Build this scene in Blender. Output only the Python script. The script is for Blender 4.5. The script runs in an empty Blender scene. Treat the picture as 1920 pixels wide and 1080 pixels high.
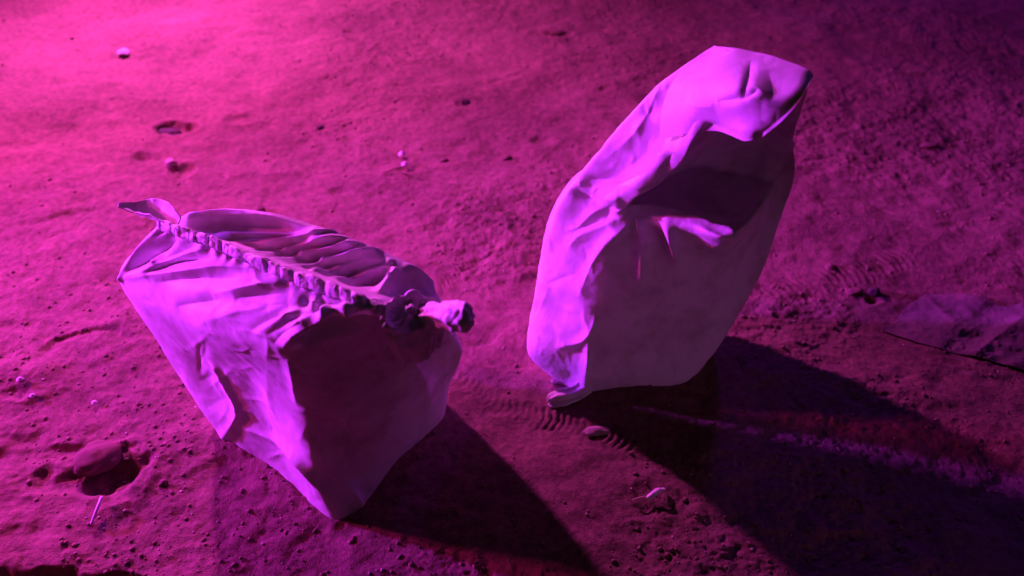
import bpy, bmesh, math, random
import numpy as np
from mathutils import Vector
from mathutils.bvhtree import BVHTree

sc = bpy.context.scene
COL = sc.collection
R = math.radians
random.seed(7)
rng = np.random.default_rng(7)

# ------------------------------------------------------------------ camera
CAM_H = 1.55
PITCH = 45.0
FPX = 1478.0                      # focal length in pixels of the 1920 px wide photograph
cd = bpy.data.cameras.new('camera')
cam = bpy.data.objects.new('camera', cd)
COL.objects.link(cam)
cam.location = (0, 0, CAM_H)
cam.rotation_euler = (R(90 - PITCH), 0, 0)
cd.sensor_width = 36.0
cd.lens = 36.0 * FPX / 1920.0
cd.clip_start = 0.05
cd.clip_end = 600
cd.dof.use_dof = True
cd.dof.focus_distance = 1.62
cd.dof.aperture_fstop = 2.0
sc.camera = cam

# ------------------------------------------------------------------ night sky
w = bpy.data.worlds.new('World')
sc.world = w
w.use_nodes = True
nt = w.node_tree
bg = nt.nodes['Background']
sky = nt.nodes.new('ShaderNodeTexSky')
sky.sky_type = 'NISHITA'
sky.sun_disc = False
sky.sun_elevation = R(-1.5)
sky.sun_rotation = R(290)
nt.links.new(sky.outputs['Color'], bg.inputs['Color'])
bg.inputs['Strength'].default_value = 0.03

# ------------------------------------------------------------------ coloured lamps of the place, plus two added fills (lilac, blue)
def lamp(name, loc, target, color, power, radius, cone, blend):
    ld = bpy.data.lights.new(name, 'SPOT')
    ld.color = color
    ld.energy = power
    ld.shadow_soft_size = radius
    ld.spot_size = R(cone)
    ld.spot_blend = blend
    o = bpy.data.objects.new(name, ld)
    COL.objects.link(o)
    o.location = loc
    o.rotation_euler = (Vector(target) - Vector(loc)).to_track_quat('-Z', 'Y').to_euler()
    return o

lamp('violet_floodlight', (-3.9, 2.18, 0.90), (-0.2, 1.3, 0.60), (0.42, 0.026, 1.0), 2200, 0.08, 46, 1.0)
lamp('pink_floodlight', (-1.95, 3.75, 1.5), (-0.95, 1.95, 0.0), (0.92, 0.075, 0.88), 790, 0.08, 124, 1.0)
lamp('lilac_fill_light', (1.7, -0.9, 0.24), (0.28, 1.2, 0.10), (0.85, 0.22, 0.80), 17, 0.15, 30, 1.0)  # added weak fill, lifts the shaded lower front of the slack sack
lamp('red_floodlight', (-3.3, 1.75, 1.25), (-0.8, 1.25, 0.0), (1.0, 0.03, 0.50), 340, 0.10, 80, 1.0)
lamp('blue_fill_light', (2.5, 6.2, 3.6), (1.8, 2.4, 0.0), (0.24, 0.01, 1.0), 300, 0.25, 50, 1.0)  # added weak fill, turns the right-hand ground and shadows more violet

sc.view_settings.view_transform = 'Standard'
sc.view_settings.look = 'None'
sc.view_settings.exposure = 0
sc.view_settings.gamma = 1
sc.view_settings.use_curve_mapping = False

# ------------------------------------------------------------------ helpers
s45, c45 = math.sin(R(PITCH)), math.cos(R(PITCH))
def ray(px, py):
    dx = (px - 960) / FPX
    dy = (540 - py) / FPX
    return np.array([dx, c45 + dy * s45, -s45 + dy * c45])
def P(px, py, z=0.0):
    """the point of the place at height z that the photograph shows at px, py"""
    d = ray(px, py)
    return np.array([0, 0, CAM_H]) + d * ((CAM_H - z) / -d[2])
def G(px, py):
    return P(px, py, 0)[:2]

def tag(o, label=None, cat=None, group=None, kind=None):
    if label: o['label'] = label
    if cat: o['category'] = cat
    if group: o['group'] = group
    if kind: o['kind'] = kind
    return o

def mesh_obj(name, verts, faces, m, parent=None, smooth=True, uvs=None):
    me = bpy.data.meshes.new(name)
    verts = np.asarray(verts, dtype=np.float32)
    faces = np.asarray(faces, dtype=np.int32)
    n = faces.shape[1]
    me.vertices.add(len(verts)); me.vertices.foreach_set('co', verts.ravel())
    me.loops.add(faces.size); me.loops.foreach_set('vertex_index', faces.ravel())
    me.polygons.add(len(faces))
    me.polygons.foreach_set('loop_start', np.arange(0, faces.size, n, dtype=np.int32))
    me.polygons.foreach_set('loop_total', np.full(len(faces), n, dtype=np.int32))
    if uvs is not None:
        ul = me.uv_layers.new(name='UVMap')
        ul.data.foreach_set('uv', np.asarray(uvs, dtype=np.float32)[faces.ravel()].ravel())
    me.update(calc_edges=True)
    me.validate()
    if smooth:
        me.polygons.foreach_set('use_smooth', np.ones(len(me.polygons), dtype=bool))
    me.materials.append(m)
    o = bpy.data.objects.new(name, me)
    COL.objects.link(o)
    if parent: o.parent = parent
    return o

# value noise on numpy arrays
def _hash(ix, iy, iz, seed):
    h = (ix * 374761393 + iy * 668265263 + iz * 2147483647 + seed * 974634777) & 0xffffffff
    h = ((h ^ (h >> 13)) * 1274126177) & 0xffffffff
    h = (h ^ (h >> 16)) & 0xffffffff
    return h.astype(np.float64) / 4294967295.0
def vnoise(x, y, z=None, seed=0):
    if z is None: z = np.zeros_like(x)
    ix, iy, iz = (np.floor(v).astype(np.int64) for v in (x, y, z))
    fx, fy, fz = x - ix, y - iy, z - iz
    fx, fy, fz = (f * f * f * (f * (f * 6 - 15) + 10) for f in (fx, fy, fz))
    def c(a, b, d): return _hash(ix + a, iy + b, iz + d, seed)
    def lx(b, d): return c(0, b, d) * (1 - fx) + c(1, b, d) * fx
    if np.all(z == 0):
        return (lx(0, 0) * (1 - fy) + lx(1, 0) * fy) * 2 - 1
    a = lx(0, 0) * (1 - fy) + lx(1, 0) * fy
    b = lx(0, 1) * (1 - fy) + lx(1, 1) * fy
    return (a * (1 - fz) + b * fz) * 2 - 1
def fbm(x, y, z=None, oct=4, seed=0, gain=0.5):
    s = 0; a = 1.0; f = 1.0
    for i in range(oct):
        s = s + a * vnoise(x * f + 17.3 * i, y * f - 9.1 * i, None if z is None else z * f, seed + i)
        a *= gain; f *= 2.03
    return s
def sstep(a, b, x):
    t = np.clip((x - a) / (b - a), 0, 1)
    return t * t * (3 - 2 * t)

# ------------------------------------------------------------------ materials
def newmat(name):
    m = bpy.data.materials.new(name); m.use_nodes = True
    return m, m.node_tree, m.node_tree.nodes['Principled BSDF']

def mat_dirt():
    m, t, b = newmat('packed_dirt')
    tc = t.nodes.new('ShaderNodeTexCoord')
    def noise(scale, detail, rough=0.6):
        n = t.nodes.new('ShaderNodeTexNoise')
        n.inputs['Scale'].default_value = scale; n.inputs['Detail'].default_value = detail
        n.inputs['Roughness'].default_value = rough
        t.links.new(tc.outputs['Object'], n.inputs['Vector'])
        return n
    n1 = noise(2.3, 8, 0.65); n2 = noise(55, 6, 0.7); n3 = noise(330, 3, 0.6)
    r = t.nodes.new('ShaderNodeValToRGB')
    r.color_ramp.elements[0].position = 0.38; r.color_ramp.elements[0].color = (0.14, 0.080, 0.060, 1)
    r.color_ramp.elements[1].position = 0.62; r.color_ramp.elements[1].color = (0.34, 0.20, 0.145, 1)
    mx = t.nodes.new('ShaderNodeMath'); mx.operation = 'ADD'
    ml = t.nodes.new('ShaderNodeMath'); ml.operation = 'MULTIPLY'; ml.inputs[1].default_value = 0.5
    t.links.new(n1.outputs['Fac'], mx.inputs[0]); t.links.new(n2.outputs['Fac'], mx.inputs[1])
    t.links.new(mx.outputs[0], ml.inputs[0]); t.links.new(ml.outputs[0], r.inputs['Fac'])
    t.links.new(r.outputs['Color'], b.inputs['Base Color'])
    b.inputs['Roughness'].default_value = 0.95
    b.inputs['Specular IOR Level'].default_value = 0.15
    bu = t.nodes.new('ShaderNodeBump'); bu.inputs['Strength'].default_value = 0.7; bu.inputs['Distance'].default_value = 0.008
    b2 = t.nodes.new('ShaderNodeBump'); b2.inputs['Strength'].default_value = 0.6; b2.inputs['Distance'].default_value = 0.003
    t.links.new(n2.outputs['Fac'], bu.inputs['Height']); t.links.new(n3.outputs['Fac'], b2.inputs['Height'])
    t.links.new(bu.outputs['Normal'], b2.inputs['Normal']); t.links.new(b2.outputs['Normal'], b.inputs['Normal'])
    return m

def mat_simple(name, col, rough=0.7, nscale=40, var=0.25, bump=0.3, spec=0.3, dist=0.002):
    m, t, b = newmat(name)
    tc = t.nodes.new('ShaderNodeTexCoord')
    n = t.nodes.new('ShaderNodeTexNoise'); n.inputs['Scale'].default_value = nscale; n.inputs['Detail'].default_value = 5
    t.links.new(tc.outputs['Object'], n.inputs['Vector'])
    r = t.nodes.new('ShaderNodeValToRGB')
    r.color_ramp.elements[0].position = 0.3; r.color_ramp.elements[0].color = tuple(c * (1 - var) for c in col) + (1,)
    r.color_ramp.elements[1].position = 0.7; r.color_ramp.elements[1].color = tuple(min(1, c * (1 + var)) for c in col) + (1,)
    t.links.new(n.outputs['Fac'], r.inputs['Fac']); t.links.new(r.outputs['Color'], b.inputs['Base Color'])
    bu = t.nodes.new('ShaderNodeBump'); bu.inputs['Strength'].default_value = bump; bu.inputs['Distance'].default_value = dist
    t.links.new(n.outputs['Fac'], bu.inputs['Height']); t.links.new(bu.outputs['Normal'], b.inputs['Normal'])
    b.inputs['Roughness'].default_value = rough; b.inputs['Specular IOR Level'].default_value = spec
    return m

def mat_sack(name, base=(0.80, 0.78, 0.76), through=0.04):
    """white woven polypropylene: flat tapes crossing at right angles, slight dust"""
    m, t, b = newmat(name)
    uv = t.nodes.new('ShaderNodeUVMap')
    tc = t.nodes.new('ShaderNodeTexCoord')
    def wave(direction, scale):
        wv = t.nodes.new('ShaderNodeTexWave'); wv.wave_type = 'BANDS'; wv.bands_direction = direction
        wv.inputs['Scale'].default_value = scale; wv.inputs['Distortion'].default_value = 0.4
        wv.inputs['Detail'].default_value = 1
        t.links.new(uv.outputs['UV'], wv.inputs['Vector'])
        return wv
    wx, wy = wave('X', 110), wave('Y', 110)
    mul = t.nodes.new('ShaderNodeMath'); mul.operation = 'MULTIPLY'
    t.links.new(wx.outputs['Fac'], mul.inputs[0]); t.links.new(wy.outputs['Fac'], mul.inputs[1])
    n = t.nodes.new('ShaderNodeTexNoise'); n.inputs['Scale'].default_value = 9; n.inputs['Detail'].default_value = 7
    n.inputs['Roughness'].default_value = 0.65
    t.links.new(tc.outputs['Object'], n.inputs['Vector'])
    n2 = t.nodes.new('ShaderNodeTexNoise'); n2.inputs['Scale'].default_value = 45; n2.inputs['Detail'].default_value = 5
    t.links.new(tc.outputs['Object'], n2.inputs['Vector'])
    r = t.nodes.new('ShaderNodeValToRGB')
    r.color_ramp.elements[0].position = 0.28; r.color_ramp.elements[0].color = tuple(c * 0.62 * k for c, k in zip(base, (1, .93, .86))) + (1,)
    r.color_ramp.elements[1].position = 0.55; r.color_ramp.elements[1].color = base + (1,)
    t.links.new(n.outputs['Fac'], r.inputs['Fac']); t.links.new(r.outputs['Color'], b.inputs['Base Color'])
    b.inputs['Roughness'].default_value = 0.55
    b.inputs['Specular IOR Level'].default_value = 0.3
    b1 = t.nodes.new('ShaderNodeBump'); b1.inputs['Strength'].default_value = 0.25; b1.inputs['Distance'].default_value = 0.0003
    b2 = t.nodes.new('ShaderNodeBump'); b2.inputs['Strength'].default_value = 0.2; b2.inputs['Distance'].default_value = 0.001
    t.links.new(mul.outputs[0], b1.inputs['Height']); t.links.new(n2.outputs['Fac'], b2.inputs['Height'])
    t.links.new(b2.outputs['Normal'], b1.inputs['Normal']); t.links.new(b1.outputs['Normal'], b.inputs['Normal'])
    tr = t.nodes.new('ShaderNodeBsdfTranslucent')
    t.links.new(r.outputs['Color'], tr.inputs['Color']); t.links.new(b1.outputs['Normal'], tr.inputs['Normal'])
    mix = t.nodes.new('ShaderNodeMixShader'); mix.inputs['Fac'].default_value = through
    out = t.nodes['Material Output']
    t.links.new(b.outputs['BSDF'], mix.inputs[1]); t.links.new(tr.outputs['BSDF'], mix.inputs[2])
    t.links.new(mix.outputs['Shader'], out.inputs['Surface'])
    return m

DIRT = mat_dirt()
SACK = mat_sack('woven_sack_cloth')
SACK_THIN = mat_sack('thin_woven_sack_cloth', (0.80, 0.78, 0.76), 0.08)
STONE = mat_simple('pale_stone', (0.42, 0.33, 0.27), 0.85, 30, 0.2, 0.5)
CLOD = mat_simple('earth_clod', (0.27, 0.165, 0.12), 0.95, 60, 0.3, 0.8, 0.1, 0.004)
DARKSTONE = mat_simple('dark_stone', (0.07, 0.05, 0.045), 0.8, 30, 0.3, 0.5)
PAPER = mat_simple('scrap_paper', (0.78, 0.74, 0.72), 0.6, 30, 0.1, 0.3)
STRAW = mat_simple('dry_stalk', (0.55, 0.42, 0.28), 0.7, 60, 0.2, 0.3)
THREAD = mat_simple('white_twine', (0.75, 0.72, 0.70), 0.7, 90, 0.1, 0.3)
SHEET = mat_simple('plastic_film', (0.17, 0.105, 0.10), 0.9, 14, 0.15, 0.3, 0.5)

# ------------------------------------------------------------------ ground
def seg_dist(x, y, pts):
    """distance to a polyline, signed side, and running length"""
    best = np.full(x.shape, 1e9); side = np.zeros(x.shape); run = np.zeros(x.shape); acc = 0.0
    for a, b in zip(pts[:-1], pts[1:]):
        d = b - a; L = np.hypot(*d)
        t = np.clip(((x - a[0]) * d[0] + (y - a[1]) * d[1]) / L**2, 0, 1)
        ex, ey = x - a[0] - t * d[0], y - a[1] - t * d[1]
        ds = np.hypot(ex, ey); k = ds < best
        best = np.where(k, ds, best)
        side = np.where(k, np.sign(d[0] * ey - d[1] * ex), side)
        run = np.where(k, acc + t * L, run); acc += L
    return best, side, run, acc

PITS = [  # px, py, radius across, radius in depth, turn, depth
    (322, 230, .075, .045, 12, .040), (455, 218, .080, .028, 5, .012), (262, 288, .035, .028, 0, .018),
    (338, 312, .040, .035, 0, .022), (1035, 66, .10, .045, 0, .016), (958, 145, .07, .025, 25, .010),
    (872, 192, .035, .020, 0, .010), (1020, 265, .055, .04, 15, .014), (228, 893, .060, .065, 20, .042),
    (150, 905, .11, .05, 0, .018), (60, 840, .10, .03, 0, .012), (600, 235, .018, .018, 0, .010),
    (770, 318, .07, .02, 10, .010), (635, 355, .03, .02, 0, .009), (1640, 560, .03, .02, 0, .018),
    (1700, 130, .06, .03, 0, .010), (480, 65, .10, .04, 0, .006), (590, 40, .02, .02, 0, .008),
    (45, 745, .05, .025, 0, .012), (1450, 75, .03, .02, 0, .010), (1130, 172, .06, .02, 20, .010),
    (1690, 325, .022, .014, 0, .010), (20, 270, .09, .05, 0, .012), (210, 180, .03, .015, 20, .008)]
SCARPS = [  # the ground drops by h on the near side of the line
    ([(60, 665), (110, 640), (190, 618), (235, 614), (285, 632)], .014, .05),
    ([(-60, 845), (30, 848), (110, 842), (190, 838)], .016, .07),
    ([(-120, 1040), (0, 1062), (110, 1066), (230, 1074), (330, 1100)], .045, .16),  # made-up drop, shaped to put a dark shaded strip in the near-left corner
    ([(0, 425), (90, 400), (200, 375)], .008, .04),
    ([(845, 500), (870, 492), (960, 470)], .005, .02),
    ([(860, 645), (910, 632), (945, 618)], .006, .02),
    ([(1180, 185), (1290, 150)], .008, .05),
    ([(1330, 330), (1420, 300), (1560, 285)], .006, .03)]
TRACKS = [
    ([(800, 690), (860, 715), (905, 745), (985, 775), (1080, 800), (1150, 830), (1260, 880)], .030, .0062, .017),
    ([(1420, 560), (1530, 530), (1640, 500), (1720, 470)], .045, .0030, .021),
    ([(1210, 815), (1290, 850), (1420, 900), (1560, 940)], .050, .0022, .019),
    ([(800, 540), (860, 500), (930, 470)], .035, .0045, .014)]

def height(x, y):
    h = 0.020 * fbm(x * .9, y * .9, oct=3, seed=3)
    h += 0.0060 * fbm(x * 5, y * 6.5, oct=4, seed=11)
    rough = sstep(-.25, .55, fbm(x * 1.7, y * 1.7, oct=3, seed=21)) * (.35 + .65 * sstep(-.75, -.05, x + .25 * (y - 1.2)))
    h += (0.0009 + 0.0018 * rough) * fbm(x * 27 + .35 * y, y * 36, oct=4, seed=31, gain=.62)
    h += 0.0034 * fbm(x * 11, y * 17, oct=2, seed=35)
    c = fbm(x * 60, y * 75, oct=2, seed=41)
    h += 0.0022 * np.clip(c - .42, 0, 1) * (0.5 + 1.6 * rough)
    p = fbm(x * 38, y * 50, oct=2, seed=51)
    h -= 0.0028 * np.clip(p - .62, 0, 1) * (0.4 + 1.6 * rough)
    wob = fbm(x * 14, y * 14, oct=3, seed=61)
    for px, py, rx, ry, a, d in PITS:
        cx, cy = G(px, py)
        k = (abs(x - cx) < .45) & (abs(y - cy) < .45)
        if not k.any(): continue
        ca, sa = math.cos(R(a)), math.sin(R(a))
        u = ((x[k] - cx) * ca + (y[k] - cy) * sa) / rx
        v = (-(x[k] - cx) * sa + (y[k] - cy) * ca) / ry
        q = np.sqrt(u * u + v * v) + .42 * wob[k]
        h[k] += -.75 * d * (1 - sstep(.15, 1.1, q)) + .06 * d * np.exp(-((q - 1.15) / .22) ** 2)
    for line, dh, wd in SCARPS:
        pts = np.array([G(*p) for p in line])
        ds, side, run, L = seg_dist(x, y, pts)
        dd = ds + .012 * wob
        end = sstep(0, .06, run) * sstep(0, .06, L - run)
        # steep drop right under the line, rising slowly again towards the viewer
        drop = np.where(side < 0, -.6 * dh * sstep(0, .022, dd) * (1 - sstep(.02, wd * 1.3, dd)), 0)
        h += drop * end
    for line, wd, am, pitch in TRACKS:
        pts = np.array([G(*p) for p in line])
        ds, side, run, L = seg_dist(x, y, pts)
        t = ds * side
        win = (1 - sstep(wd * .75, wd * 1.1, ds + .010 * wob)) * sstep(0, .05, run) * sstep(0, .05, L - run)
        groove = np.sin((run + .35 * np.abs(t) + .003 * wob) / pitch * 2 * np.pi)
        part = .70 + .30 * np.sin(t / wd * 4.2)
        h += am * win * (sstep(-.2, .5, groove) - .6) * part * (.35 + .65 * sstep(-.4, .3, fbm(x * 9, y * 9, oct=2, seed=71)))
    for base in BASES:
        ds, side, run, L = seg_dist(x, y, base)
        h += .007 * np.exp(-((ds + .012 * wob) / .020) ** 2) * (.5 + .5 * sstep(-.3, .4, wob))
    return h
BASES = [np.array([G(*p) for p in ((420, 824), (488, 870), (552, 926), (628, 984), (676, 972), (732, 888), (828, 794), (846, 740))]),
         np.array([G(*p) for p in ((1010, 700), (1062, 724), (1090, 750), (1200, 740), (1288, 724), (1350, 660))])]

def axis(lo, hi, steps_in, reach, grow=1.28, first=None):
    inner = steps_in
    out = []
    d = first; v = hi
    while v < reach:
        v += d; d *= grow; out.append(v)
    out2 = []; d = first; v = lo
    while v > -reach:
        v -= d; d *= grow; out2.append(v)
    return np.array(out2[::-1] + list(inner) + out)
xs = axis(-1.95, 2.25, np.linspace(-1.95, 2.25, 1000), 150, first=.006)
q = np.linspace(0, 1, 640)
ys = axis(.55, 3.7, .55 + 3.15 * (q * .62 + q * q * .38), 150, first=.008)
XX, YY = np.meshgrid(xs, ys)
X_, Y_ = XX.ravel(), YY.ravel()
inside = (X_ > -3) & (X_ < 3.4) & (Y_ > -.6) & (Y_ < 5)
H = 0.03 * fbm(X_ * .25, Y_ * .25, oct=2, seed=91) * sstep(4, 12, np.hypot(X_, Y_ - 1.5))
hi_ = np.zeros(inside.sum())
hi_ = height(X_[inside], Y_[inside])
fade = (1 - sstep(.6, 1.35, np.maximum(np.abs(X_[inside] - .15) / 2.3, np.abs(Y_[inside] - 2.1) / 2.0)))
H[inside] += hi_ * fade
nx, ny = len(xs), len(ys)
idx = np.arange(nx * ny).reshape(ny, nx)
F = np.stack([idx[:-1, :-1], idx[:-1, 1:], idx[1:, 1:], idx[1:, :-1]], -1).reshape(-1, 4)
ground = mesh_obj('ground', np.stack([X_, Y_, H], 1), F, DIRT)
tag(ground, kind='structure')
def gz(x, y):
    return float(height(np.array([float(x)]), np.array([float(y)]))[0])

# ------------------------------------------------------------------ cloth shapes
def cr(p0, p1, p2, p3, t, ten=0.5):
    m1 = (p2 - p0) * ten; m2 = (p3 - p1) * ten
    t2, t3 = t * t, t * t * t
    return (2 * t3 - 3 * t2 + 1) * p1 + (t3 - 2 * t2 + t) * m1 + (-2 * t3 + 3 * t2) * p2 + (t3 - t2) * m2
def resample(ctrl, n, closed, ten=0.5):
    """Catmull-Rom along axis 0 of ctrl [k, ..., 3] -> n samples"""
    k = len(ctrl)
    s = np.linspace(0, k if closed else k - 1, n, endpoint=not closed)
    i = np.floor(s).astype(int)
    if not closed: i = np.minimum(i, k - 2)
    t = (s - i).reshape((-1,) + (1,) * (ctrl.ndim - 1))
    g = (lambda j: ctrl[j % k]) if closed else (lambda j: ctrl[np.clip(j, 0, k - 1)])
    return cr(g(i - 1), g(i), g(i + 1), g(i + 2), t, ten)

def loft(levels, n_round, n_up, ten_r=0.42, ten_u=0.42):
    c = np.array(levels, dtype=float)                  # [levels, K, 3]
    g = resample(c, n_up, False, ten_u)                # [n_up, K, 3]
    g = resample(g.transpose(1, 0, 2), n_round, True, ten_r).transpose(1, 0, 2)   # [n_up, n_round, 3]
    return g
def sheet(ctrl, nu, nv, ten=0.45):
    c = np.array(ctrl, dtype=float)
    g = resample(c, nv, False, ten)
    return resample(g.transpose(1, 0, 2), nu, False, ten).transpose(1, 0, 2)
def grid_faces(nv, nu, closed):
    i = np.arange(nv * nu).reshape(nv, nu)
    if closed: i = np.concatenate([i, i[:, :1]], 1)
    return np.stack([i[:-1, :-1], i[:-1, 1:], i[1:, 1:], i[1:, :-1]], -1).reshape(-1, 4)
def grid_normals(g, closed):
    if closed:
        du = np.roll(g, -1, 1) - np.roll(g, 1, 1)
    else:
        du = np.gradient(g, axis=1)
    dv = np.gradient(g, axis=0)
    n = np.cross(du, dv)
    return n / (np.linalg.norm(n, axis=-1, keepdims=True) + 1e-12)
def bvh_of(g, closed):
    nv, nu, _ = g.shape
    return BVHTree.FromPolygons([tuple(v) for v in g.reshape(-1, 3)], [tuple(int(a) for a in f) for f in grid_faces(nv, nu, closed)])
def hit(b, px, py):
    d = Vector(ray(px, py)).normalized()
    loc, nrm, i, dist = b.ray_cast(Vector((0, 0, CAM_H)), d)
    return None if loc is None else np.array(loc)

def crease(g, closed, folds):
    """raise (+) or sink (-) cloth along folds traced on the surface.
    fold = (points, half width in m, height in m, taper)"""
    small = g[::3, ::3] if min(g.shape[:2]) > 60 else g
    b = bvh_of(small, closed)
    n = grid_normals(g, closed)
    v = g.reshape(-1, 3); nn = n.reshape(-1, 3)
    disp = np.zeros(len(v))
    for pts, wd, am, taper in folds:
        p3 = [hit(b, *p) for p in pts]
        p3 = [p for p in p3 if p is not None]
        if len(p3) < 2: continue
        p3 = np.array(p3)
        p3 = resample(p3, max(6, len(p3) * 4), False, .5)
        lo, hi2 = p3.min(0) - 3 * wd, p3.max(0) + 3 * wd
        k = np.where(np.all((v > lo) & (v < hi2), axis=1))[0]
        if not len(k): continue
        q3 = v[k]
        best = np.full(len(k), 1e9); tt = np.zeros(len(k))
        L = len(p3) - 1
        for j in range(L):
            a, d = p3[j], p3[j + 1] - p3[j]
            t = np.clip(((q3 - a) @ d) / (d @ d + 1e-12), 0, 1)
            ds = np.linalg.norm(q3 - a - t[:, None] * d, axis=1)
            kk = ds < best
            best = np.where(kk, ds, best); tt = np.where(kk, (j + t) / L, tt)
        if taper == 'both': tp = np.clip(np.sin(np.pi * tt), 0, 1) ** 1.1
        elif taper == 'end': tp = 1 - tt
        elif taper == 'start': tp = tt
        else: tp = np.ones_like(tt)
        kq = np.clip(1 - best / (2.3 * wd), 0, 1)
        prof = kq ** 2.0 if (am > 0 or wd < .016) else kq * kq * (3 - 2 * kq)
        disp[k] += am * prof * tp
    return g + (nn * disp[:, None]).reshape(g.shape)

def crumple(g, closed, amp, scale, seed, w=None):
    n = grid_normals(g, closed)
    x, y, z = g[..., 0] * scale, g[..., 1] * scale, g[..., 2] * scale
    r1 = 1 - np.abs(fbm(x, y, z + .01, oct=3, seed=seed)) * 1.6
    r2 = fbm(x * .4, y * .4, z * .4 + .01, oct=2, seed=seed + 9)
    d = amp * (np.clip(r1, -1, 1) * (.4 + .6 * sstep(-.4, .6, r2)))
    if w is not None: d = d * w
    return g + n * d[..., None]
def uv_of(g, closed):
    du = np.linalg.norm(np.diff(g, axis=1), axis=-1).mean(0)
    dv = np.linalg.norm(np.diff(g, axis=0), axis=-1).mean(1)
    u = np.concatenate([[0], np.cumsum(du)]); v = np.concatenate([[0], np.cumsum(dv)])
    U, V = np.meshgrid(u, v)
    return np.stack([U, V], -1).reshape(-1, 2)
def add_grid(name, g, closed, m, parent, cap_bottom=False, thick=0.0):
    nv, nu, _ = g.shape
    f = grid_faces(nv, nu, closed)
    v = g.reshape(-1, 3)
    uv = uv_of(g, closed)
    if cap_bottom:
        c = g[0].mean(0); v = np.concatenate([v, [c]]); uv = np.concatenate([uv, [[0, 0]]])
        i = np.arange(nu); ci = len(v) - 1
        cap = np.stack([i, np.full(nu, ci), np.full(nu, ci), np.roll(i, -1)], -1)
        tri = [(int(a), int(d), int(ci)) for a, _, _, d in cap]
    o = mesh_obj(name, v, f, m, parent, uvs=uv)
    if cap_bottom:
        bm = bmesh.new(); bm.from_mesh(o.data); bm.verts.ensure_lookup_table()
        for a, d, ci in tri: bm.faces.new((bm.verts[d], bm.verts[a], bm.verts[ci]))
        bm.to_mesh(o.data); bm.free()
    if thick:
        md = o.modifiers.new('thickness', 'SOLIDIFY'); md.thickness = thick; md.offset = 0
    return o
def tube(path, rad, n=10, squash=1.0, up=(0, 0, 1)):
    """closed-section grid along a path; rad may be per point"""
    path = np.array(path, float); rad = np.broadcast_to(np.asarray(rad, float), (len(path),))
    t = np.gradient(path, axis=0); t /= np.linalg.norm(t, axis=1, keepdims=True)
    upv = np.array(up, float)
    s = np.cross(t, upv); s /= np.linalg.norm(s, axis=1, keepdims=True) + 1e-9
    u = np.cross(s, t)
    a = np.linspace(0, 2 * np.pi, n, endpoint=False)
    return path[:, None] + rad[:, None, None] * (np.cos(a)[None, :, None] * s[:, None] * squash + np.sin(a)[None, :, None] * u[:, None])
def empty(name, loc):
    o = bpy.data.objects.new(name, None); COL.objects.link(o); o.location = loc
    o.empty_display_size = .1
    return o
def rehome(root):
    """parts were built in world coordinates: keep them there under the empty at the base"""
    off = Vector(root.location)
    for ch in root.children:
        if ch.type == 'MESH':
            ch.data.transform(__import__('mathutils').Matrix.Translation(-off))
        for g in ch.children:
            g.data.transform(__import__('mathutils').Matrix.Translation(-off))

def W(x, y, z): return np.array([x, y, z], float)

# ------------------------------------------------------------------ left sack, mouth stitched shut
g0 = -0.004
A0 = [P(420, 824, g0), P(488, 870, g0), P(552, 926, g0), P(628, 984, g0), P(676, 972, g0), P(732, 888, g0), P(828, 794, g0),
      W(-.18, 1.16, g0), W(-.27, 1.23, g0), W(-.42, 1.27, g0), W(-.56, 1.24, g0), W(-.67, 1.15, g0)]
A1 = [P(376, 766, .08), P(448, 800, .10), P(520, 838, .10), P(594, 902, .115), P(684, 880, .085), P(765, 805, .10), P(834, 742, .09),
      W(-.15, 1.16, .1), W(-.22, 1.25, .1), W(-.42, 1.30, .1), W(-.60, 1.27, .1), W(-.735, 1.18, .1)]
A2 = [P(305, 655, .205), P(395, 690, .25), P(480, 712, .305), P(572, 765, .345), P(670, 758, .33), P(760, 725, .30), P(840, 675, .245),
      W(-.11, 1.12, .24), W(-.18, 1.22, .25), W(-.40, 1.30, .26), W(-.61, 1.30, .25), W(-.78, 1.21, .24)]
A3 = [P(226, 524, .385), P(325, 590, .42), P(425, 632, .485), P(532, 650, .545), P(598, 612, .585), P(690, 588, .597), P(836, 622, .42),
      P(828, 572, .48), P(780, 503, .525), P(640, 440, .56), P(500, 398, .575), P(352, 406, .55)]
A5 = [P(303, 430, .56), P(365, 452, .585), P(435, 482, .597), P(520, 518, .609), P(600, 546, .612), P(680, 578, .608), P(800, 604, .55),
      P(795, 588, .55), P(710, 566, .60), P(610, 532, .609), P(480, 480, .602), P(360, 438, .577)]
A4 = []
for i, (a, b) in enumerate(zip(A3, A5)):
    m = .5 * (a + b)
    m[2] += (.012, .018, .02, .02, .012, .008, .004, -.004, -.020, -.034, -.038, -.022)[i]
    A4.append(m)
gA = loft([A0, A1, A2, A3, A4, A5], 620, 330)
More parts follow.
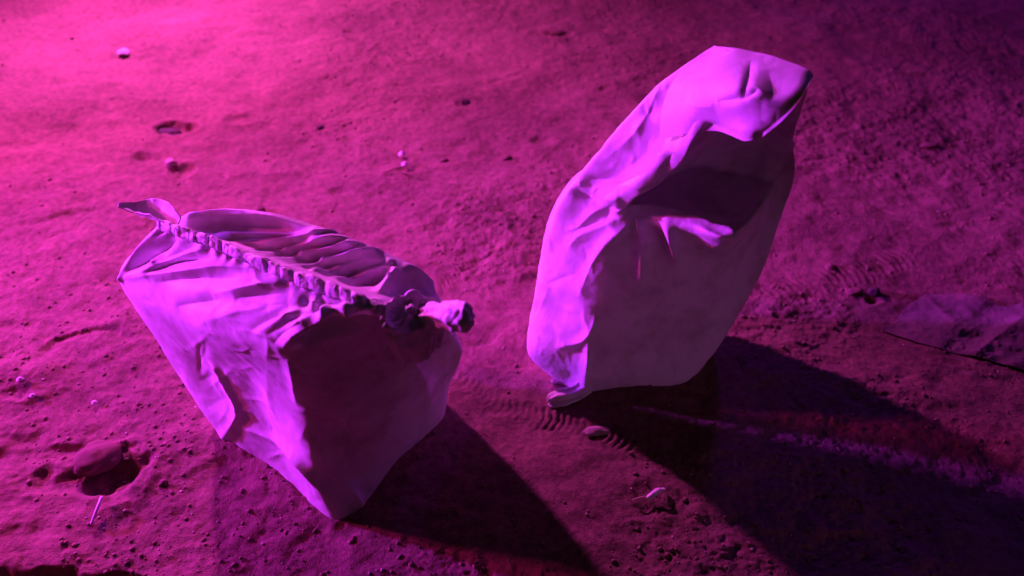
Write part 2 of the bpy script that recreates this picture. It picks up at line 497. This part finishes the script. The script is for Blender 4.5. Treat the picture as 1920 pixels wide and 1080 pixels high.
F_A = [
    # fan from the far-left corner to the stitched mouth
    ([(228, 522), (262, 470), (305, 432)], 0.0072, 0.0102, 'none'),
    ([(240, 512), (282, 480), (335, 446)], 0.0117, -0.0238, 'both'),
    ([(232, 524), (290, 487), (375, 455)], 0.0090, 0.0170, 'both'),
    ([(300, 488), (330, 474), (372, 460)], 0.0090, -0.0136, 'both'),
    ([(262, 512), (330, 482), (388, 466)], 0.0081, 0.0136, 'both'),
    ([(275, 512), (330, 491), (398, 486)], 0.0126, -0.0221, 'both'),
    ([(240, 522), (320, 509), (410, 500), (470, 505)], 0.0090, 0.0136, 'both'),
    ([(290, 530), (360, 523), (450, 522)], 0.0117, -0.0119, 'both'),
    ([(330, 575), (372, 568), (420, 560)], 0.0099, -0.0102, 'both'),
    ([(395, 552), (470, 538), (540, 532)], 0.0108, 0.0102, 'both'),
    ([(440, 560), (490, 552), (550, 548)], 0.0108, -0.0102, 'both'),
    ([(360, 610), (430, 590), (500, 575)], 0.0144, 0.0068, 'both'),
    # gathers at the near-right end of the mouth
    ([(462, 625), (520, 592), (575, 565), (628, 545)], 0.0081, -0.0102, 'both'),
    ([(478, 628), (540, 590), (590, 570), (650, 552)], 0.0072, 0.0136, 'both'),
    ([(500, 630), (550, 597), (600, 577), (655, 562)], 0.0072, -0.0102, 'both'),
    ([(516, 640), (560, 604), (610, 582), (665, 568)], 0.0072, 0.0136, 'both'),
    ([(512, 645), (535, 622), (570, 603)], 0.0072, -0.0085, 'both'),
    ([(530, 652), (556, 624), (600, 598), (650, 582), (705, 576)], 0.0081, 0.0238, 'both'),
    ([(560, 640), (610, 612), (690, 598)], 0.0162, -0.0204, 'both'),
    # front face
    ([(405, 690), (428, 730), (446, 765), (440, 790), (418, 822)], .013, .009, 'none'),
    ([(360, 660), (392, 720), (412, 775)], .035, -.008, 'both'),
    ([(455, 700), (480, 740), (478, 790)], .028, -.005, 'both'),
    ([(540, 670), (552, 705), (556, 760)], .012, .010, 'both'),
    ([(500, 690), (505, 740), (520, 790)], .03, .006, 'both'),
    ([(570, 770), (640, 820), (700, 850)], .03, -.010, 'both'),
    ([(450, 800), (500, 815), (560, 860), (615, 930), (640, 980)], .014, .012, 'both'),
    ([(470, 850), (530, 880), (580, 935)], .03, -.006, 'both'),
    ([(505, 830), (560, 860), (595, 910)], .02, .006, 'both'),
    # dark face, right side
    ([(740, 640), (790, 700), (810, 760)], .025, .006, 'both'),
    ([(680, 640), (700, 720), (700, 800)], .035, -.008, 'both'),
    ([(780, 640), (815, 690), (828, 750)], .018, -.006, 'both'),
    ([(640, 900), (668, 930), (682, 965)], .012, .010, 'both'),
    # back shoulder: ridges and hollows running from the mouth to the rim
    ([(345, 409), (440, 400), (500, 404), (560, 420), (592, 433)], .009, 0.0182, 'both'),
    ([(352, 412), (430, 417), (510, 423), (590, 434)], .017, -.034, 'both'),
    ([(400, 432), (460, 436), (530, 436), (600, 433)], .007, 0.0156, 'both'),
    ([(425, 444), (500, 443), (560, 438), (620, 440)], .008, -.022, 'both'),
    ([(432, 453), (510, 450), (585, 437), (640, 440)], .007, 0.0234, 'both'),
    ([(470, 467), (530, 461), (590, 449)], .006, -.016, 'both'),
    ([(470, 472), (540, 465), (610, 448), (665, 452)], .006, 0.0208, 'both'),
    ([(490, 480), (550, 470), (615, 457), (650, 455)], .008, -.026, 'both'),
    ([(505, 484), (570, 476), (640, 460), (690, 462)], .006, 0.0234, 'both'),
    ([(530, 492), (590, 482), (645, 470), (690, 468)], .008, -.026, 'both'),
    ([(545, 497), (610, 488), (670, 472), (722, 474)], .006, 0.0234, 'both'),
    ([(565, 502), (620, 494), (680, 482)], .006, -.016, 'both'),
    ([(580, 508), (650, 496), (735, 478)], .006, 0.0234, 'both'),
    ([(600, 514), (660, 504), (728, 487)], .009, -.028, 'both'),
    ([(620, 521), (690, 508), (742, 488)], .006, 0.0182, 'both'),
    ([(640, 530), (690, 521), (735, 503)], .014, -.034, 'both'),
    ([(708, 552), (730, 530), (746, 502), (756, 480)], .010, 0.0364, 'both'),
    ([(742, 545), (775, 530), (805, 530)], .018, -.012, 'both'),
    ([(755, 495), (790, 515), (815, 545)], .014, 0.0117, 'both'),
]
def random_folds(n, box, seed, wd=.006, am=.0022, lean=0.0):
    g_ = random.Random(seed); out = []
    for i in range(n):
        x, y = g_.uniform(box[0], box[2]), g_.uniform(box[1], box[3])
        a_ = g_.gauss(lean, .8); L = g_.uniform(22, 85)
        c_, s_ = math.cos(a_), math.sin(a_); b_ = g_.uniform(-.15, .15) * L
        out.append(([(x - c_ * L / 2, y - s_ * L / 2), (x - s_ * b_, y + c_ * b_), (x + c_ * L / 2, y + s_ * L / 2)],
                    wd * g_.uniform(.7, 1.8), am * g_.choice((-1, 1, 1)) * g_.uniform(.4, 1.2), 'both'))
    return out
F_A += random_folds(46, (240, 500, 830, 960), 5, lean=.9) + random_folds(20, (350, 560, 600, 700), 6, lean=-.3)
gA = crease(gA, True, F_A)
# puckers along the stitched mouth
nv, nu, _ = gA.shape
vv = np.linspace(0, 1, nv)[:, None]; uu = np.linspace(0, 1, nu)[None, :]
nA = grid_normals(gA, True)
pk = np.sin(uu * 2 * np.pi * 34 + 2.2 * np.sin(uu * 40)) * np.exp(-((vv - 1) / .055) ** 2) * .0028
gA = gA + nA * pk[..., None]
gA = crumple(gA, True, .0013, 9, 5)
gA = crumple(gA, True, .0006, 24, 15)
gA[..., 2] = np.maximum(gA[..., 2], -.006)
left = empty('stitched_sack', (-.42, 1.09, 0))
tag(left, 'full white woven sack with its mouth stitched shut, nearer on the left', 'sack')
body = add_grid('sack_body', gA, True, SACK, left, cap_bottom=True)

# rolled hem over the stitched mouth
hem_c = np.array([P(300, 410, .574), P(330, 420, .596), P(366, 432, .604), P(410, 446, .610), P(455, 467, .616), P(500, 486, .620), P(545, 503, .624),
                  P(590, 518, .628), P(635, 535, .631), P(680, 553, .632), P(726, 570, .622)])
hp = resample(hem_c, 360, False)
s = np.linspace(0, 1, 360)
pinch = np.exp(-((((s * 13.3 + .35 * np.sin(s * 23)) % 1) - .5) / .13) ** 2)          # where a stitch pulls the band in
low_w = fbm(s * 9, s * 0 + 2, oct=3, seed=8)
wide = 1.0 + .16 * low_w - .20 * pinch
rows = []
for k, (oy, oz) in enumerate(((.004, -.016), (.002, -.004), (-.003, .002), (-.010, .0035), (-.017, .000), (-.0235, -.007), (-.024, -.012), (-.019, -.016))):
    lift = .0035 * fbm(s * 16 + k * .35, s * 0 + k * .3, oct=3, seed=9) - .0045 * pinch * (1 if k < 5 else .3)
    rows.append(hp + np.stack([.002 * low_w, oy * .85 * wide, oz + lift], 1))
hg = resample(np.array(rows), 36, False)
hg = crumple(hg, False, .0012, 60, 25)
hem = add_grid('stitched_hem', hg, False, SACK, left, thick=.0012)
# twine stitches over the band
for i in range(1, 13):
    k = int(np.clip((i - .5) / 13.3 * 359, 4, 352))
    t0 = hp[k]
    gth = tube(resample(np.array([t0 + W(-.003, -.025, -.012), t0 + W(-.001, -.018, .001), t0 + W(.001, -.008, .0035), t0 + W(.003, .003, -.006)]), 14, False), .0009, 6)
    add_grid('stitch', gth, True, THREAD, left)

# flat loose end of the hem sticking out at the far left, hollow on top
def channel(path, widths, depth, nu=60, nv=60):
    path = resample(np.array(path, float), nu, False)
    wdt = np.interp(np.linspace(0, 1, nu), np.linspace(0, 1, len(widths)), widths)
    dep = np.interp(np.linspace(0, 1, nu), np.linspace(0, 1, len(depth)), depth)
    t = np.gradient(path, axis=0); t /= np.linalg.norm(t, axis=1, keepdims=True)
    sd = np.cross(t, W(0, 0, 1)); sd /= np.linalg.norm(sd, axis=1, keepdims=True)
    v = np.linspace(-1, 1, nv)
    return path[None] + v[:, None, None] * wdt[None, :, None] * sd[None] + ((v**2)[:, None] * dep[None])[..., None] * W(0, 0, 1)
ear = channel([P(330, 425, .575), P(300, 411, .562), P(262, 397, .568), P(222, 385, .590)], [.014, .020, .023, .021, .015, .003], [.014, .032, .026, .006, .002])
ear = crumple(ear, False, .0035, 30, 33)
add_grid('loose_hem_end', ear, False, SACK, left, thick=.002)

# open pleated pocket and the bunched ear at the near-right end
rim = np.array([P(722, 588, .605), P(735, 564, .610), P(768, 551, .608), P(805, 560, .602), P(832, 572, .592), P(812, 596, .588), P(785, 618, .583), P(748, 622, .588), P(728, 610, .598)])
cen = rim.mean(0)
n_r = 220
a = np.arange(n_r) / n_r
def ringof(scale, dz, pl):
    r_ = resample(rim, n_r, True)
    c = cen + W(0, .0, 0)
    f = scale * (1 + pl * np.sin(a * 2 * np.pi * 13 + 2.5 * np.sin(a * 12)))
    return c + (r_ - c) * f[:, None] + W(0, 0, dz)
pock = np.stack([ringof(.15, .000, .14), ringof(.50, -.004, .12), ringof(.78, -.006, .09), ringof(.96, -.002, .05), ringof(1.02, .001, .035), ringof(1.07, -.006, .03), ringof(1.06, -.030, .05), ringof(.95, -.055, .05), ringof(.8, -.09, .05)])
pock = resample(pock, 70, False)
pock[:40, :, 2] += .003 * np.sin(a * 2 * np.pi * 13 + 2.5 * np.sin(a * 12))[None, :]
pock = crumple(pock, True, .005, 26, 43)
add_grid('open_pleat', pock, True, SACK, left)
kn = resample(np.array([P(785, 594, .580), P(812, 590, .600), P(838, 592, .618), P(862, 594, .634), P(886, 594, .640)]), 120, False)
ks = np.linspace(0, 1, 120)
kr = np.interp(ks, [0, .15, .4, .7, .88, .96, 1], [.014, .017, .020, .026, .024, .016, .001])
kg = tube(kn, kr, 90, squash=1.0)
ang = np.linspace(0, 2 * np.pi, 90, endpoint=False)
kn_n = grid_normals(kg, True)
kg = kg + kn_n * (.0022 * np.sin(ang * 7 + 3 * ks[:, None]) * (1 - .5 * ks[:, None]))[..., None]
kg = crumple(kg, True, .003, 30, 53)
add_grid('bunched_ear', kg, True, SACK, left)
rehome(left)

# ------------------------------------------------------------------ right sack, slack neck folded over
B0 = [P(1062, 722, g0), P(1074, 738, g0), P(1090, 748, g0), P(1140, 742, g0), P(1200, 738, g0), P(1250, 734, g0), P(1288, 722, g0),
      W(.49, 1.29, g0), W(.45, 1.40, g0), W(.33, 1.44, g0), W(.21, 1.40, g0), W(.145, 1.31, g0)]
B1 = [P(992, 662, .07), P(1045, 664, .105), P(1104, 650, .15), P(1160, 664, .13), P(1230, 662, .10), P(1295, 655, .10), P(1348, 640, .10),
      W(.56, 1.36, .1), W(.52, 1.47, .1), W(.35, 1.52, .1), W(.17, 1.48, .1), W(.075, 1.37, .1)]
B2 = [P(1002, 570, .18), P(1058, 568, .235), P(1112, 556, .285), P(1180, 574, .265), P(1260, 574, .24), P(1340, 562, .23), P(1400, 545, .22),
      W(.61, 1.40, .22), W(.56, 1.50, .22), W(.38, 1.55, .22), W(.18, 1.50, .22), W(.085, 1.40, .22)]
B3 = [P(1022, 470, .325), P(1085, 470, .385), P(1140, 464, .43), P(1210, 455, .435), P(1290, 468, .43), P(1362, 470, .405), P(1430, 440, .34),
      W(.63, 1.43, .36), W(.58, 1.50, .38), W(.42, 1.53, .38), W(.22, 1.50, .38), W(.10, 1.43, .38)]
B4 = [P(1046, 388, .46), P(1095, 388, .48), P(1156, 393, .50), P(1205, 395, .495), P(1290, 414, .508), P(1370, 440, .518), P(1448, 372, .42),
      W(.64, 1.44, .45), W(.58, 1.49, .47), W(.42, 1.50, .48), W(.25, 1.47, .48), W(.14, 1.42, .48)]
B5 = [P(1084, 334, .53), P(1122, 352, .525), P(1162, 376, .535), P(1215, 372, .42), P(1300, 388, .39), P(1385, 388, .40), P(1464, 318, .49),
      W(.62, 1.42, .52), W(.57, 1.46, .53), W(.43, 1.47, .54), W(.30, 1.45, .54), W(.20, 1.41, .54)]
B6 = [P(1152, 250, .66), P(1205, 290, .64), P(1270, 296, .665), P(1312, 300, .53), P(1360, 305, .50), P(1420, 290, .52), P(1482, 262, .60),
      W(.58, 1.40, .62), W(.53, 1.43, .63), W(.44, 1.44, .64), W(.34, 1.42, .655), W(.26, 1.375, .66)]
B7 = [P(1240, 158, .77), P(1285, 195, .765), P(1330, 215, .785), P(1365, 225, .69), P(1400, 225, .67), P(1450, 210, .69), P(1505, 186, .76),
      W(.54, 1.30, .77), W(.50, 1.33, .78), W(.43, 1.35, .785), W(.37, 1.35, .785), W(.315, 1.34, .78)]
top = [P(1340, 86, .85), P(1365, 94, .856), P(1390, 102, .86), P(1415, 108, .86), P(1450, 116, .86), P(1490, 128, .853), P(1518, 138, .845)]
B8 = top + [t + W(0, .006, .002) for t in (top[6], top[5], top[3], top[2], top[1])]
gB = loft([B0, B1, B2, B3, B4, B5, B6, B7, B8], 560, 380)
F_B = [
    ([(992, 662), (1040, 652), (1085, 640), (1108, 618), (1116, 590)], .010, .014, 'both'),
    ([(1000, 680), (1050, 672), (1100, 655)], .022, -.006, 'both'),
    ([(1104, 640), (1100, 690), (1092, 745)], .010, .012, 'none'),
    ([(1075, 690), (1070, 720), (1060, 740)], .016, -.004, 'both'),
    ([(1020, 560), (1050, 585), (1095, 600)], .030, -.010, 'both'),
    ([(1195, 398), (1165, 430), (1130, 465), (1105, 505), (1085, 560)], .012, .014, 'both'),
    ([(1150, 430), (1110, 470), (1075, 520)], .020, -.012, 'both'),
    ([(1195, 395), (1140, 420), (1090, 440), (1060, 470)], .010, .011, 'both'),
    ([(1160, 405), (1110, 420), (1080, 432)], .014, -.012, 'both'),
    ([(1170, 372), (1120, 395), (1085, 425), (1060, 430)], .010, .010, 'both'),
    ([(1070, 352), (1110, 372), (1165, 380)], .010, -.012, 'both'),
    ([(1065, 340), (1130, 350), (1190, 345), (1240, 322)], .009, .009, 'both'),
    ([(1085, 335), (1140, 338), (1195, 332)], .012, -.008, 'both'),
    ([(1165, 380), (1195, 350), (1245, 318), (1275, 288), (1300, 250), (1332, 208)], .009, .016, 'none'),
    ([(1240, 322), (1255, 300), (1262, 285)], .008, -.008, 'both'),
    ([(1200, 260), (1240, 290), (1270, 292)], .016, .006, 'both'),
    ([(1205, 195), (1215, 215), (1230, 185)], .012, -.010, 'both'),
    ([(1240, 158), (1225, 190), (1190, 250), (1120, 310)], .010, .006, 'both'),
    # lip of the fill and its pleats
    ([(1160, 392), (1205, 394), (1245, 400), (1300, 414), (1370, 440)], .009, .013, 'none'),
    ([(1192, 405), (1196, 440), (1199, 500), (1200, 530)], .010, .022, 'both'),
    ([(1222, 410), (1228, 450), (1232, 520)], .016, -.010, 'both'),
    ([(1250, 404), (1260, 445), (1268, 505)], .010, .026, 'both'),
    ([(1285, 425), (1300, 470), (1310, 520)], .020, -.008, 'both'),
    ([(1370, 440), (1330, 460), (1285, 480)], .016, .010, 'both'),
    ([(1300, 520), (1330, 600), (1300, 680)], .05, .008, 'both'),
    ([(1180, 560), (1170, 640), (1180, 700)], .05, -.007, 'both'),
    ([(1400, 470), (1380, 540), (1330, 620)], .04, -.007, 'both'),
    # hollow dark neck
    ([(1250, 340), (1320, 330), (1400, 330)], .03, -.012, 'both'),
    ([(1420, 260), (1440, 320), (1430, 380)], .03, .008, 'both'),
    ([(1340, 260), (1350, 310), (1330, 370)], .015, .009, 'both'),
]
F_B += random_folds(60, (1000, 330, 1420, 735), 11, wd=.008, am=.0035, lean=1.3) + random_folds(26, (1060, 110, 1330, 400), 12, lean=-1.0)
gB = crease(gB, True, F_B)
gB = crumple(gB, True, .0024, 9, 105)
gB = crumple(gB, True, .0010, 26, 115)
gB[..., 2] = np.maximum(gB[..., 2], -.006)
right = empty('slack_sack', (.31, 1.33, 0))
tag(right, 'tall white woven sack leaning right, its slack empty neck folded over', 'sack')
add_grid('sack_body', gB, True, SACK_THIN, right, cap_bottom=True)
fl = sheet([[P(1336, 88, .838), P(1375, 90, .858), P(1415, 98, .866), P(1455, 107, .873), P(1526, 136, .878)],
            [P(1290, 120, .815), P(1350, 125, .848), P(1400, 135, .862), P(1455, 145, .868), P(1514, 163, .872)],
            [P(1256, 166, .785), P(1325, 170, .825), P(1385, 178, .850), P(1440, 187, .855), P(1496, 193, .858)],
            [P(1240, 215, .745), P(1300, 212, .785), P(1360, 218, .805), P(1415, 225, .822), P(1464, 228, .832)],
            [P(1240, 262, .700), P(1292, 250, .745), P(1345, 246, .768), P(1392, 264, .785), P(1428, 258, .800)]], 220, 200)
F_F = [
    ([(1408, 112), (1404, 140), (1396, 170), (1388, 188)], .007, .005, 'both'),
    ([(1345, 190), (1375, 184), (1405, 175), (1422, 166)], .008, .010, 'both'),
    ([(1345, 205), (1380, 205), (1430, 200)], .024, -.002, 'both'),
    ([(1524, 138), (1505, 175), (1470, 215), (1424, 255)], .008, .004, 'none'),
    ([(1424, 257), (1398, 262), (1362, 252), (1330, 236)], .007, .008, 'none'),
    ([(1285, 190), (1310, 200), (1340, 200)], .012, -.005, 'both'),
    ([(1440, 130), (1450, 170), (1440, 200)], .02, .004, 'both'),
]
fl = crease(fl, False, F_F)
fl = crumple(fl, False, .0013, 14, 205)
add_grid('folded_flap', fl, False, SACK_THIN, right, thick=.0016)
# loose bottom corner lying on the ground
ck = resample(np.array([P(1098, 722, .03), P(1078, 738, .022), P(1055, 746, .018), P(1028, 754, .010)]), 90, False)
cs = np.linspace(0, 1, 90)
cg = tube(ck, np.interp(cs, [0, .3, .75, .93, 1], [.020, .016, .020, .014, .003]), 70, squash=1.1)
cn = grid_normals(cg, True)
ang = np.linspace(0, 2 * np.pi, 70, endpoint=False)
cg = cg + cn * (.004 * np.sin(ang * 5 + 2 * cs[:, None]))[..., None]
cg = crumple(cg, True, .004, 32, 305)
add_grid('corner_ear', cg, True, SACK_THIN, right)
rehome(right)

# ------------------------------------------------------------------ stones, clods, litter
def rock_mesh(seed, sub=3, flat=.6, rough=.28):
    bm = bmesh.new(); bmesh.ops.create_icosphere(bm, subdivisions=sub, radius=1)
    v = np.array([x.co[:] for x in bm.verts])
    r = 1 + rough * fbm(v[:, 0] * 1.3 + seed, v[:, 1] * 1.3, v[:, 2] * 1.3 + .01, oct=4, seed=seed)
    v = v * r[:, None] * np.array([1, .85, flat])
    for x, c in zip(bm.verts, v): x.co = c
    me = bpy.data.meshes.new('rock'); bm.to_mesh(me); bm.free()
    me.polygons.foreach_set('use_smooth', np.ones(len(me.polygons), dtype=bool))
    return me
def rock(name, px, py, size, label, cat, m, seed, flat=.6, sink=.3, rz=0, stretch=1, dz=0, rough=.28):
    x, y = G(px, py)
    me = rock_mesh(seed, 3 if size < .03 else 4, flat, rough); me.materials.append(m)
    o = bpy.data.objects.new(name, me); COL.objects.link(o)
    o.scale = (size * stretch, size, size); o.rotation_euler = (0, 0, rz)
    o.location = (x, y, gz(x, y) + size * flat * (1 - 2 * sink) * .8 + dz)
    return tag(o, label, cat)
rock('stone', 188, 866, .050, 'smooth rounded stone half sunk in a hollow above the pale stalk, lower left', 'stone', CLOD, 23, .42, .5, .3, dz=.012, rough=.17)
rock('stone', 318, 301, .019, 'small pale stone beside a dark little hollow, upper left', 'stone', STONE, 2, .8, .3)
rock('clod', 312, 232, .030, 'dark earth clod lying in the biggest hollow, upper left', 'clod', DARKSTONE, 3, .6, .4, stretch=1.5)
rock('clod', 484, 391, .021, 'brown clod just behind the back rim of the stitched sack', 'clod', CLOD, 5, .8, .25)
rock('clod', 872, 190, .016, 'small dark clod left of the slack sack, level with its folded neck', 'clod', DARKSTONE, 6, .7, .3)
rock('clod', 600, 234, .013, 'small dark clod standing alone above the stitched sack', 'clod', DARKSTONE, 7, .8, .3)
rock('clod', 1040, 62, .030, 'wide low clod near the top edge of the photo, middle', 'clod', CLOD, 8, .45, .4, stretch=1.6)
rock('clod', 1640, 548, .018, 'dark clod among tyre marks right of the slack sack', 'clod', DARKSTONE, 9, .8, .3)
rock('stone', 832, 302, .010, 'tiny stone with a sharp shadow right of the twig litter', 'stone', CLOD, 10, .6, .3, rz=.5, stretch=1.6)
rock('stone', 950, 296, .010, 'tiny elongated stone, farther right of the twig litter', 'stone', CLOD, 12, .6, .3, rz=.7, stretch=1.7)
rock('stone', 1120, 815, .016, 'flat pink-lit stone on the tyre track below the slack sack', 'stone', STONE, 13, .45, .4, rz=.1, stretch=1.9)
rock('stone', 1050, 722, .012, 'small flat stone touching the folded corner of the slack sack', 'stone', STONE, 14, .5, .4, stretch=1.8)
rock('clod', 312, 915, .010, 'small crumbly clod left of the foot of the stitched sack', 'clod', CLOD, 15, .7, .3)
rock('clod', 1745, 268, .020, 'flat clod alone on the dim ground far right', 'clod', CLOD, 16, .4, .3, stretch=1.5)
rock('clod', 1600, 545, .020, 'low clod left of the dark clod in the tyre marks', 'clod', CLOD, 17, .5, .4, stretch=1.3)
rock('clod', 1560, 500, .016, 'knobbly clod at the upper end of the tyre marks on the right', 'clod', CLOD, 18, .6, .4)

def scrap(name, px, py, pts, label, m, lift=.006, seed=0, amp=.004):
    """crumpled scrap: pts is a small control grid in metres round the spot"""
    x, y = G(px, py); z = gz(x, y)
    g = sheet(np.array(pts, float), 26, 18)
    g = crumple(g, False, amp, 40, seed)
    o = add_grid(name, g, False, m, None, thick=.0012)
    o.location = (x, y, z + lift)
    return tag(o, label, 'litter')
def quad(wd, dp, curl):
    return [[(-wd, -dp, 0), (0, -dp * 1.1, curl * .4), (wd, -dp * .8, 0)], [(-wd * 1.1, 0, curl * .5), (0, 0, curl), (wd, 0, curl * .3)], [(-wd * .8, dp, 0), (0, dp, curl * .6), (wd * .9, dp * .7, curl * .2)]]
scrap('paper_scrap', 232, 98, quad(.020, .016, .018), 'bright white crumpled scrap in the lit ground, top left', PAPER, seed=1)
scrap('plastic_scrap', 1228, 932, quad(.024, .005, .008), 'thin twisted strip of plastic in the dark below the slack sack', PAPER, seed=2).rotation_euler = (0, 0, .55)
scrap('paper_scrap', 760, 312, quad(.010, .007, .010), 'tiny torn paper scrap among the twigs, between and above the sacks', PAPER, seed=3)
scrap('paper_scrap', 755, 293, quad(.011, .008, .012), 'tiny pale chip lying just above the torn paper among the twigs', PAPER, seed=4)
for px, py, sz, lb in ((50, 728, .007, 'tiny white flake, farthest left above a small hollow'), (70, 755, .006, 'tiny white flake just below the small hollow at the left edge'), (182, 762, .006, 'tiny white flake midway between left edge and stitched sack')):
    scrap('flake', px, py, quad(sz, sz * .8, sz), lb, PAPER, .004, int(px), .001)

def stalk(px0, py0, px1, py1, z0, z1, rad, label, name='dry_stalk', m=STRAW):
    a, b = P(px0, py0, z0), P(px1, py1, z1)
    a[2] += gz(a[0], a[1]); b[2] += gz(b[0], b[1])
    mid = .5 * (a + b) + W(.002, .001, .004)
    pth = resample(np.array([a, mid, b]), 16, False)
    rr = np.linspace(rad, rad * .7, 16)
    rr[0] *= .3; rr[-1] *= .3
    g = tube(pth, rr, 8)
    o = add_grid(name, g, True, m, None)
    base = Vector(a); o.data.transform(__import__('mathutils').Matrix.Translation(-base)); o.location = base
    return tag(o, label, 'stalk' if 'stalk' in name else 'twig')
stalk(198, 940, 176, 992, .016, .006, .0042, 'pale broken stalk leaning out of the dark hollow, lower left', m=PAPER)
stalk(718, 328, 772, 308, .005, .008, .0022, 'thin dry twig lying left of the torn paper among the twigs', 'twig', CLOD)
stalk(745, 322, 800, 336, .006, .004, .0020, 'thin dry twig crossing below the torn paper among the twigs', 'twig', CLOD)
stalk(1185, 942, 1215, 936, .005, .005, .0022, 'short pale stalk touching the left end of the twisted plastic strip')

# sheet of film lying at the right edge
film = sheet([[P(1652, 612, .003), P(1740, 645, .003), P(1830, 668, .003), P(1960, 700, .003), P(2100, 730, .003)],
              [P(1680, 600, .009), P(1760, 622, .010), P(1830, 650, .008), P(1930, 662, .010), P(2090, 680, .010)],
              [P(1700, 575, .008), P(1790, 590, .010), P(1860, 615, .012), P(1930, 606, .020), P(2080, 630, .015)],
              [P(1740, 545, .002), P(1830, 550, .004), P(1890, 570, .008), P(1950, 560, .010), P(2070, 575, .005)]], 160, 80)
film = crease(film, False, [([(1830, 660), (1870, 630), (1915, 598)], .016, .008, 'none')])
film = crumple(film, False, .003, 9, 401)
film[..., 2] += height(film[..., 0].ravel(), film[..., 1].ravel()).reshape(film.shape[:2])
fo = add_grid('plastic_sheet', film, False, SHEET, None, thick=.001)
tag(fo, 'pale wrinkled plastic sheet lying flat at the right edge of the photo', 'plastic sheet')

# loose crumbs of soil: nobody could count them
def crumbs(name, n, lo, hi, m, seed, label):
    r = np.random.default_rng(seed)
    ico = bmesh.new(); bmesh.ops.create_icosphere(ico, subdivisions=1, radius=1)
    bv = np.array([x.co[:] for x in ico.verts]); bf = np.array([[x.index for x in f.verts] for f in ico.faces]); ico.free()
    y = .6 + 2.9 * r.random(n * 3) ** 1.25
    x = (r.random(n * 3) * 2 - 1) * (.45 + .72 * y) + .05
    dens = fbm(x * 1.7, y * 1.7, oct=3, seed=21)
    keep = r.random(n * 3) < sstep(-.5, .8, dens) + .08
    x, y = x[keep][:n], y[keep][:n]; n = len(x)
    z = height(x, y)
    sz = lo * (hi / lo) ** (r.random(n) ** 2.6)
    jit = 1 + .35 * (r.random((n, len(bv), 3)) - .5)
    sc3 = np.stack([sz * (1 + .6 * r.random(n)), sz, sz * (.5 + .3 * r.random(n))], 1)
    th = r.random(n) * 2 * np.pi; ct, st = np.cos(th), np.sin(th)
    v = bv[None] * jit * sc3[:, None]
    vx = v[..., 0] * ct[:, None] - v[..., 1] * st[:, None]; vy = v[..., 0] * st[:, None] + v[..., 1] * ct[:, None]
    v = np.stack([vx + x[:, None], vy + y[:, None], v[..., 2] + (z + sz * .15)[:, None]], -1)
    f = bf[None] + (np.arange(n) * len(bv))[:, None, None]
    o = mesh_obj(name, v.reshape(-1, 3), f.reshape(-1, 3), m, None, smooth=False)
    tag(o, label, 'soil', kind='stuff')
    return o
crumbs('soil_crumbs', 8000, .0010, .0062, DIRT, 3, 'loose crumbs of brown soil scattered over the packed ground')
crumbs('pale_grit', 1100, .0010, .0035, STONE, 4, 'pale grit sprinkled over the packed ground')
